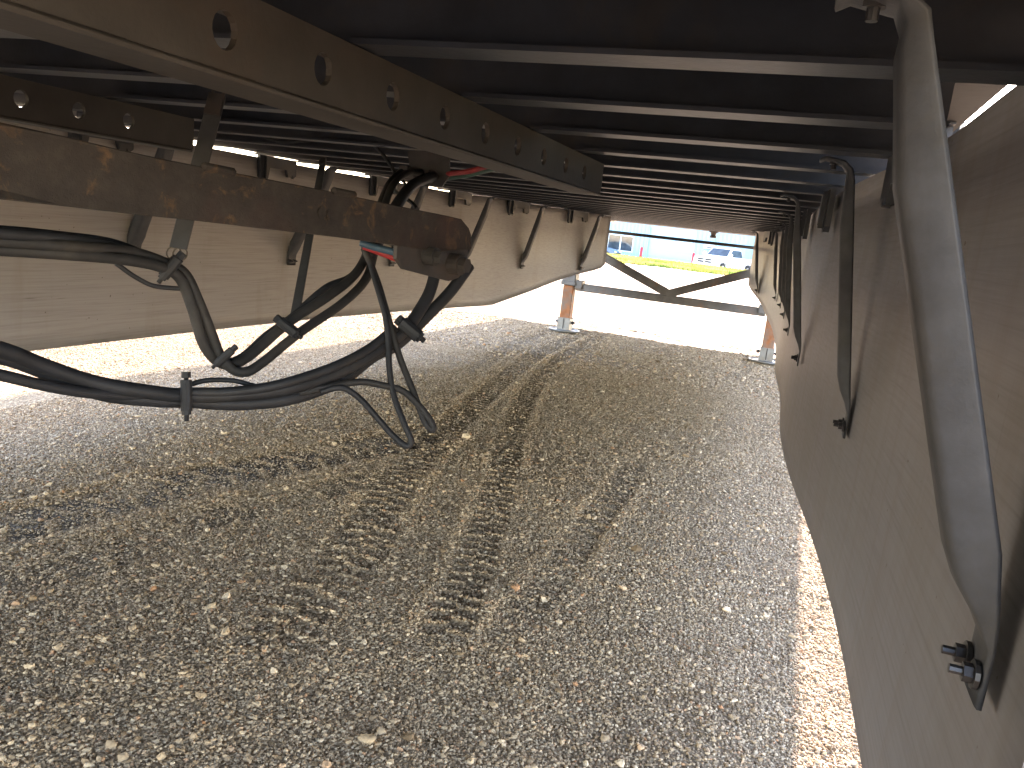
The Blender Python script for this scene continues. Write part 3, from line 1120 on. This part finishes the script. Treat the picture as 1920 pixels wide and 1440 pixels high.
# upper bundle: from the left, through the first hanger, down into the sag and up behind the bar
hose([(-160, 420, 1.05), (0, 437, 1.13), (120, 447, 1.2), (220, 463, 1.28), (290, 488, 1.34), (335, 505, 1.36)], 0.0085)
hose([(-160, 440, 1.06), (0, 452, 1.14), (130, 462, 1.2), (235, 470, 1.28), (300, 489, 1.33), (345, 512, 1.36), (372, 565, 1.38), (398, 630, 1.40), (412, 665, 1.41), (436, 692, 1.42), (462, 697, 1.43), (492, 680, 1.45), (560, 625, 1.50), (640, 570, 1.58), (685, 525, 1.66), (700, 480, 1.72), (712, 420, 1.85), (735, 350, 2.0), (765, 324, 2.15), (790, 322, 2.2)], 0.0088, 'hose_dusty')
hose([(-160, 460, 1.07), (0, 468, 1.15), (120, 476, 1.2), (230, 486, 1.27), (300, 500, 1.32), (338, 522, 1.35), (362, 580, 1.37), (380, 640, 1.39), (402, 672, 1.41), (430, 684, 1.43), (470, 665, 1.46), (540, 605, 1.52), (620, 552, 1.58), (665, 515, 1.65), (690, 470, 1.74), (708, 400, 1.9), (730, 345, 2.08), (752, 322, 2.2)], 0.0092, 'hose_dusty')
hose([(340, 512, 1.38), (378, 590, 1.40), (405, 650, 1.42), (425, 676, 1.43), (455, 668, 1.46), (500, 628, 1.50), (545, 596, 1.54), (610, 540, 1.60), (655, 520, 1.66), (682, 490, 1.74)], 0.0065)
hose([(-160, 425, 1.10), (0, 430, 1.18), (110, 440, 1.25), (210, 454, 1.3), (285, 482, 1.37)], 0.006)
hose([(218, 494, 1.29), (250, 517, 1.31), (285, 535, 1.33), (320, 540, 1.35), (350, 541, 1.36)], 0.0038, 'rubber', 'cable')
hose([(700, 470, 1.75), (735, 400, 1.9), (770, 350, 2.05), (800, 335, 2.15), (812, 331, 2.2)], 0.0135)
# lower loop
hose([(-160, 615, 1.05), (0, 655, 1.14), (80, 685, 1.2), (180, 718, 1.26), (280, 735, 1.31), (352, 742, 1.35), (440, 740, 1.38), (540, 728, 1.42), (640, 696, 1.48), (710, 655, 1.53), (760, 618, 1.56), (800, 560, 1.6), (815, 515, 1.62), (815, 490, 1.64)], 0.0118)
hose([(-160, 640, 1.08), (0, 668, 1.16), (90, 700, 1.22), (190, 738, 1.28), (290, 750, 1.33), (352, 752, 1.36), (450, 757, 1.40), (550, 746, 1.44), (640, 712, 1.5), (700, 668, 1.54), (745, 645, 1.57), (790, 603, 1.6), (840, 552, 1.63), (868, 515, 1.65), (880, 498, 1.66)], 0.0115)
hose([(-160, 672, 1.06), (0, 703, 1.14), (80, 722, 1.19), (170, 737, 1.25), (260, 741, 1.31), (352, 736, 1.345), (430, 735, 1.37), (520, 722, 1.4), (620, 690, 1.45), (690, 655, 1.5), (740, 615, 1.54)], 0.0085)
hose([(352, 722, 1.37), (390, 713, 1.39), (440, 714, 1.41), (480, 724, 1.42), (540, 732, 1.44), (600, 727, 1.45), (640, 716, 1.47)], 0.0042, 'rubber', 'cable')
hose([(560, 738, 1.44), (620, 725, 1.46), (675, 716, 1.48), (720, 723, 1.49), (755, 733, 1.5), (785, 760, 1.5), (808, 790, 1.5), (812, 806, 1.5), (797, 792, 1.5), (775, 735, 1.51), (748, 665, 1.52), (725, 585, 1.53), (705, 520, 1.55), (682, 466, 1.57)], 0.0062, 'hose_dusty', 'cable')
hose([(600, 735, 1.45), (640, 727, 1.46), (672, 745, 1.47), (700, 775, 1.47), (735, 815, 1.48), (762, 836, 1.48), (771, 826, 1.48), (758, 795, 1.48), (738, 740, 1.49), (730, 690, 1.5), (728, 640, 1.51), (722, 590, 1.52), (705, 530, 1.54), (690, 480, 1.57), (680, 458, 1.6)], 0.0056, 'rubber', 'cable')
# coloured lines
hose([(676, 455, 1.55), (700, 463, 1.55), (735, 472, 1.55), (775, 485, 1.56), (815, 493, 1.58), (850, 496, 1.6)], 0.0068, 'blue', 'air_hose', 8, 'blue rubber air line')
hose([(682, 462, 1.56), (705, 470, 1.56), (738, 483, 1.57), (770, 493, 1.58), (795, 495, 1.6)], 0.0064, 'red', 'air_hose', 8, 'red rubber air line')
hose([(838, 326, 2.22), (875, 322, 2.15), (905, 315, 2.1), (940, 305, 2.0), (990, 292, 1.9)], 0.0068, 'red', 'air_hose', 8, 'red rubber air line')
hose([(838, 334, 2.24), (875, 329, 2.17), (908, 321, 2.1), (945, 312, 2.0), (990, 300, 1.9)], 0.006, 'green', 'air_hose', 8, 'green rubber air line')
# thin loops by the bracket, small cables along the crossmembers
hose([(700, 270, 2.3), (722, 295, 2.28), (740, 325, 2.24), (735, 352, 2.18), (750, 365, 2.1), (772, 380, 2.05), (782, 392, 2.0)], 0.005, 'rubber', 'cable')
hose([(735, 345, 2.2), (748, 336, 2.2), (760, 345, 2.2), (762, 362, 2.18), (745, 372, 2.15)], 0.004, 'rubber', 'cable')
hose([(420, 246, 2.6), (480, 252, 2.6), (530, 266, 2.62), (600, 262, 2.65), (680, 268, 2.7)], 0.005, 'rubber', 'cable')


# clamps: a pad round the bundle with a bolt through it
def clamp(c1, c2, d, r=0.008, nut=True):
    a, b_ = at(c1[0], c1[1], d), at(c2[0], c2[1], d)
    v = (b_ - a) / np.linalg.norm(b_ - a)
    m = MB().tube([a, b_], r * 0.5, 8)
    m.tube([a - v * 0.004, a + v * 0.006], r, 6, True, False)
    L = np.linalg.norm(b_ - a)
    m.tube([a + v * L * 0.78, a + v * L * 0.86], r, 6, True, False)
    m.tube([a + v * L * 0.12, a + v * L * 0.78], r * 1.25, 10, True, False)
    return m.build('hose_clamp', 'rubber', trailer)


clamp((349, 702), (350, 790), 1.325, 0.0075)
clamp((520, 598), (566, 634), 1.47, 0.008)
clamp((748, 600), (796, 640), 1.525, 0.0105)
clamp((340, 478), (297, 530), 1.33, 0.0075)
clamp((440, 652), (398, 690), 1.385, 0.006)


# hanger straps with rings
def strap(top, bot, w, ring=True):
    top, bot = np.array(top), np.array(bot)
    d = (bot - top) / np.linalg.norm(bot - top)
    wv = np.cross(d, FWD)
    wv /= np.linalg.norm(wv)
    nv = np.cross(wv, d)
    m = MB().obox((top + bot) / 2, d * np.linalg.norm(bot - top) / 2, wv * w / 2, nv * 0.0022)
    ob = m.build('hanger_strap', 'strap', trailer, 0.001)
    h = MB().tube([top + wv * w * 0.35 + d * 0.006, top + wv * w * 0.3 - d * 0.012, top - d * 0.018, top - wv * w * 0.3 - d * 0.012, top - wv * w * 0.35 + d * 0.006], 0.003, 8)
    h.build('hook', 'bracket', ob)
    e = MB().obox(top + d * 0.02 - nv * 0.004, d * 0.02, wv * w * 0.46, nv * 0.002)
    e.build('patch', 'bracket', ob)
    if ring:
        g = MB()
        for sg in (-1, 1):
            c = bot + d * 0.009 + wv * w * 0.18 * sg
            g.tube([c + 0.012 * (math.cos(t) * wv + math.sin(t) * d) for t in np.linspace(0, 6.2832, 15)], 0.0014, 6)
        c = bot + d * 0.03
        g.tube([c + 0.013 * (0.7 * math.cos(t) * nv + 0.4 * math.cos(t) * wv + math.sin(t) * d) for t in np.linspace(0, 6.2832, 15)], 0.0032, 8)
        g.build('ring', 'wire', ob)
    return ob


strap(on_z(408, 178, 1.008), at(334, 466, 1.37), 0.030)
strap(at(606, 300, 2.2), at(552, 598, 1.53), 0.019, False)

# ------------------------------------------------------------------ background: grass bank, building, vehicles
GB = -0.85
gm_v, gm_f = [], []
n_tuft = 26000
tx, ty = RNG.uniform(-16, 7, n_tuft), RNG.uniform(28.3, 41.0, n_tuft)
edge = 28.9 + 0.9 * vnoise(tx, ty * 0, 1.3, 51) + 0.4 * vnoise(tx, ty * 0, 0.3, 52)
sel = ty > edge
tx, ty = tx[sel], ty[sel]
tz = terrain(tx, ty)[0]
for x, y, z in zip(tx, ty, tz):
    h = random.uniform(0.05, 0.14)
    for _ in range(2):
        a = random.uniform(0, 6.283)
        lx, ly = random.uniform(-0.06, 0.06), random.uniform(-0.06, 0.06)
        w = random.uniform(0.02, 0.045)
        i = len(gm_v)
        gm_v += [(x - w * math.cos(a), y - w * math.sin(a), z - 0.02), (x + w * math.cos(a), y + w * math.sin(a), z - 0.02), (x + lx, y + ly, z + h)]
        gm_f.append((i, i + 1, i + 2))
g = MB()
g.v, g.f, g.smooth = gm_v, gm_f, [False] * len(gm_f)
go = g.build('grass', 'grass')
tag(go, 'low yellow green grass verge between gravel yard and building', 'grass', None, 'stuff')

# building
YW = 70.0
bld = empty('metal_building', (-8, YW, GB), 'pale blue metal sided building with wide door beyond the grass', 'building')
x0, x1, zt = -26.0, 12.0, 6.2
win = (on_y(1141, 439, YW)[0], on_y(1186, 471, YW)[0], on_y(1163, 471, YW)[2], on_y(1163, 440, YW)[2])
dr = (on_y(1212, 470, YW)[0], on_y(1301, 470, YW)[0], GB, on_y(1256, 428, YW)[2])


def ribbed(a, b_, z0, z1):
    m = MB()
    m.box((a, YW, z0), (b_, YW + 0.2, z1))
    x = a + 0.15
    while x < b_ - 0.1:
        m.prism([(x - 0.05, YW - 0.001, z0), (x - 0.025, YW - 0.04, z0), (x + 0.025, YW - 0.04, z0), (x + 0.05, YW - 0.001, z0)], (0, 0, z1 - z0))
        x += 0.34
    return m


for a, b_, z0, z1 in ((x0, win[0], GB, zt), (win[0], win[1], GB, win[2]), (win[0], win[1], win[3], zt), (win[1], dr[0], GB, zt), (dr[0], dr[1], dr[3], zt), (dr[1], x1, GB, zt)):
    ribbed(a, b_, z0, z1).build('siding_panel', 'siding', bld)
w_ = MB()
for a, b_, z0, z1 in ((win[0], win[1], win[2], win[2] + 0.09), (win[0], win[1], win[3] - 0.09, win[3]), (win[0], win[0] + 0.09, win[2] + 0.091, win[3] - 0.091), (win[1] - 0.09, win[1], win[2] + 0.091, win[3] - 0.091), ((win[0] + win[1]) / 2 - 0.05, (win[0] + win[1]) / 2 + 0.05, win[2] + 0.091, win[3] - 0.091)):
    w_.box((a, YW - 0.06, z0), (b_, YW + 0.1, z1))
wf = w_.build('window', 'trim', bld)
mid = (win[0] + win[1]) / 2
for a, b_ in ((win[0] + 0.09, mid - 0.05), (mid + 0.05, win[1] - 0.09)):
    MB().box((a, YW + 0.02, win[2] + 0.09), (b_, YW + 0.03, win[3] - 0.09)).build('pane', 'glass', wf)
door = MB().box((dr[0] + 0.08, YW + 0.05, GB + 0.02), (dr[1] - 0.08, YW + 0.1, dr[3] - 0.08)).build('overhead_door', 'door', bld)
for z in np.arange(GB + 0.55, dr[3] - 0.2, 0.55):
    MB().box((dr[0] + 0.1, YW + 0.035, z), (dr[1] - 0.1, YW + 0.049, z + 0.02)).build('seam', 'siding', door)
fr = MB().box((dr[0], YW - 0.05, GB), (dr[0] + 0.08, YW + 0.1, dr[3])).box((dr[1] - 0.08, YW - 0.05, GB), (dr[1], YW + 0.1, dr[3])).box((dr[0] + 0.08, YW - 0.05, dr[3] - 0.08), (dr[1] - 0.08, YW + 0.1, dr[3]))
fr.build('door_frame', 'trim', bld)
for px_ in (1216, 1411, 1340):
    xx = on_y(px_, 450, YW)[0]
    MB().box((xx - 0.05, YW - 0.16, GB), (xx + 0.05, YW - 0.045, zt)).build('downpipe', 'siding', bld, 0.01)
b0, b1 = on_y(1321, 455, YW), on_y(1340, 468, YW)
bx = MB().box((b0[0], YW - 0.25, b1[2]), (b1[0], YW - 0.045, b0[2])).build('wall_unit', 'trim', bld, 0.02)
MB().box((b0[0] + 0.25, YW - 0.262, b1[2] + 0.08), (b1[0] - 0.2, YW - 0.252, b1[2] + 0.16)).build('vent', 'black', bx)
MB().box((x0 - 0.3, YW - 0.4, zt + 0.002), (x1 + 0.3, YW + 14, zt + 0.25)).build('roof', 'roofing', bld)
MB().box((x0, YW + 13.8, GB), (x1, YW + 14, zt)).box((x0, YW + 0.21, GB), (x0 + 0.2, YW + 13.79, zt)).box((x1 - 0.2, YW + 0.21, GB), (x1, YW + 13.79, zt)).build('outer_wall', 'siding', bld)

# bollards
for px_, pyt, lab in ((1203.5, 463, 'red bollard standing alone left of the overhead door'), (1301, 474, 'red bollard partly behind the white pickup')):
    p = on_y(px_, pyt, 66.0)
    bo = empty('bollard', (p[0], 66.0, GB), lab, 'bollard', 'red bollards by the overhead door')
    MB().tube([(p[0], 66.0, GB), (p[0], 66.0, p[2] - 0.06)], 0.10, 14).build('post', 'bollard', bo)
    MB().tube([(p[0], 66.0, p[2] - 0.06), (p[0], 66.0, p[2] - 0.02), (p[0], 66.0, p[2])], [0.10, 0.08, 0.02], 14).build('cap', 'bollard', bo)


def vehicle(kind, loc, rz, label, cat, paint):
    """x = width, -y = front; parts built at the origin then placed"""
    root = bpy.data.objects.new({'pickup': 'pickup_truck', 'car': 'parked_car'}[kind], None)
    COL.objects.link(root)
    WLOC[root.name] = np.zeros(3)
    tag(root, label, cat)
    if kind == 'pickup':
        W, L = 0.98, 5.7
        prof = [(0, 0.45), (0, 0.62), (0.05, 0.98), (0.12, 1.10), (0.4, 1.16), (1.45, 1.22), (1.5, 1.24), (3.55, 1.26), (3.58, 1.28), (5.68, 1.28), (5.7, 0.5), (4.95, 0.45), (4.85, 0.75), (4.45, 0.85), (4.05, 0.75), (3.95, 0.45), (1.45, 0.42), (1.35, 0.75), (0.95, 0.85), (0.55, 0.75), (0.45, 0.45)]
        cab = [(1.42, 1.2), (2.1, 1.84), (2.4, 1.91), (3.3, 1.90), (3.52, 1.84), (3.56, 1.25)]
        wheels = (0.95, 4.45)
        wr = 0.40
    else:
        W, L = 0.88, 4.6
        prof = [(0, 0.3), (0, 0.5), (0.08, 0.68), (0.5, 0.82), (1.3, 0.92), (3.7, 0.95), (4.5, 0.92), (4.6, 0.75), (4.6, 0.35), (4.1, 0.3), (4.02, 0.55), (3.7, 0.66), (3.38, 0.55), (3.3, 0.28), (1.25, 0.28), (1.17, 0.55), (0.85, 0.66), (0.53, 0.55), (0.45, 0.3)]
        cab = [(1.15, 0.9), (1.95, 1.35), (2.3, 1.42), (3.1, 1.40), (3.5, 1.3), (4.1, 0.93)]
        wheels = (0.85, 3.7)
        wr = 0.33
    body = MB().prism([(-W, y, z) for y, z in prof], (2 * W, 0, 0)).build('body', paint, root, 0.03)
    ci = W * 0.80
    V = [(sx * (W - 0.03 if i in (0, len(cab) - 1) else ci), y, z) for sx in (-1, 1) for i, (y, z) in enumerate(cab)]
    n = len(cab)
    Fc = [tuple(range(n)), tuple(range(2 * n - 1, n - 1, -1))] + [(i, n + i, n + (i + 1) % n, (i + 1) % n) for i in range(n)]
    MB().add(V, Fc).build('cab', paint, root, 0.03)

    def lerp(a, b_, t):
        return tuple(np.array(a) * (1 - t) + np.array(b_) * t)
    # windscreen and side glass a little proud of the cab
    p0, p1 = cab[0], cab[1]
    a0, a1 = lerp(p0, p1, 0.14), lerp(p0, p1, 0.93)
    o = 0.012
    MB().prism([(-W * 0.86, a0[0] - o, a0[1] + o), (W * 0.86, a0[0] - o, a0[1] + o), (ci * 0.92, a1[0] - o, a1[1] + o), (-ci * 0.92, a1[0] - o, a1[1] + o)], (0, 0.008, -0.006)).build('windscreen', 'glass', root)
    for s in (-1, 1):
        q = [lerp(cab[0], cab[1], 0.25), lerp(cab[1], cab[2], 0.1), lerp(cab[3], cab[4], 0.2), lerp(cab[4], cab[5], 0.6)]
        zlo, zhi = cab[0][1], cab[1][1]
        P = []
        for (y, z) in ((q[0][0] + 0.12, zlo + 0.08), (cab[1][0] + 0.1, zhi - 0.05), (cab[4][0] - 0.1, zhi - 0.06), (cab[4][0] + 0.0, zlo + 0.08)):
            t = (z - zlo) / (zhi - zlo)
            P.append((s * (W - 0.03 + (ci - W + 0.03) * t + 0.006), y, z))
        MB().prism(P, (s * 0.006, 0, 0)).build('side_window', 'glass', root)
    # front end
    if kind == 'pickup':
        MB().box((-0.62, -0.03, 0.70), (0.62, -0.002, 1.04)).build('grille_frame', 'chrome' if False else paint, root, 0.01)
        for sx in (-1, 1):
            for zz in (0.725, 0.885):
                MB().box((min(sx * 0.05, sx * 0.57), -0.036, zz), (max(sx * 0.05, sx * 0.57), -0.031, zz + 0.125)).build('grille_opening', 'black', root)
            MB().box((min(sx * 0.66, sx * 0.93), -0.02, 0.76), (max(sx * 0.66, sx * 0.93), 0.08, 1.0)).build('headlight', 'lamp', root, 0.02)
        MB().box((-0.97, -0.12, 0.44), (0.97, -0.01, 0.66)).build('bumper', 'chrome', root, 0.03)
        for sx in (-1, 1):
            MB().box((min(sx * 1.0, sx * 1.22), 1.55, 1.24), (max(sx * 1.0, sx * 1.22), 1.66, 1.50)).build('mirror', paint, root, 0.03)
        MB().box((-0.86, 3.62, 1.281), (0.86, 5.6, 1.30)).build('bed_cover', 'black', root)
    else:
        for sx in (-1, 1):
            MB().box((min(sx * 0.5, sx * 0.84), -0.02, 0.55), (max(sx * 0.5, sx * 0.84), 0.1, 0.68)).build('headlight', 'lamp', root, 0.02)
            MB().box((min(sx * 0.5, sx * 0.84), L - 0.08, 0.62), (max(sx * 0.5, sx * 0.84), L + 0.02, 0.76)).build('tail_light', 'bollard', root, 0.02)
            MB().box((min(sx * 0.88, sx * 1.04), 1.5, 0.93), (max(sx * 0.88, sx * 1.04), 1.62, 1.06)).build('mirror', paint, root, 0.02)
        MB().box((-0.45, -0.03, 0.42), (0.45, -0.004, 0.6)).build('grille', 'black', root, 0.01)
    for wy in wheels:
        for s in (-1, 1):
            xo = s * (W - 0.02)
            t = MB().tube([(xo - s * 0.22, wy, wr), (xo - s * 0.20, wy, wr), (xo - s * 0.02, wy, wr), (xo, wy, wr)], [wr * 0.93, wr, wr, wr * 0.93], 22)
            wo = t.build('wheel', 'tyre', root)
            MB().tube([(xo - s * 0.01, wy, wr), (xo + s * 0.012, wy, wr)], wr * 0.58, 18).build('rim', 'rim', wo)
    root.location = loc
    root.rotation_euler = (0, 0, rz)
    return root


# front bumper corner of the pickup sits in front of the door, nose towards the yard
p = on_y(1321, 490, 59.5)
vehicle('pickup', (p[0], 59.5, GB), math.radians(-26), 'white pickup truck parked nose to the yard by the overhead door', 'pickup', 'paint_white')
p = on_y(1160, 470, 64.0)
vehicle('car', (p[0], 64.0, GB), math.radians(86), 'blue car parked sideways under the window of the building', 'car', 'paint_blue')
p = on_y(1379, 495, 64.0)
vehicle('car', (p[0], 64.0, GB), math.radians(-80), 'dark blue car parked behind the white pickup', 'car', 'paint_navy')
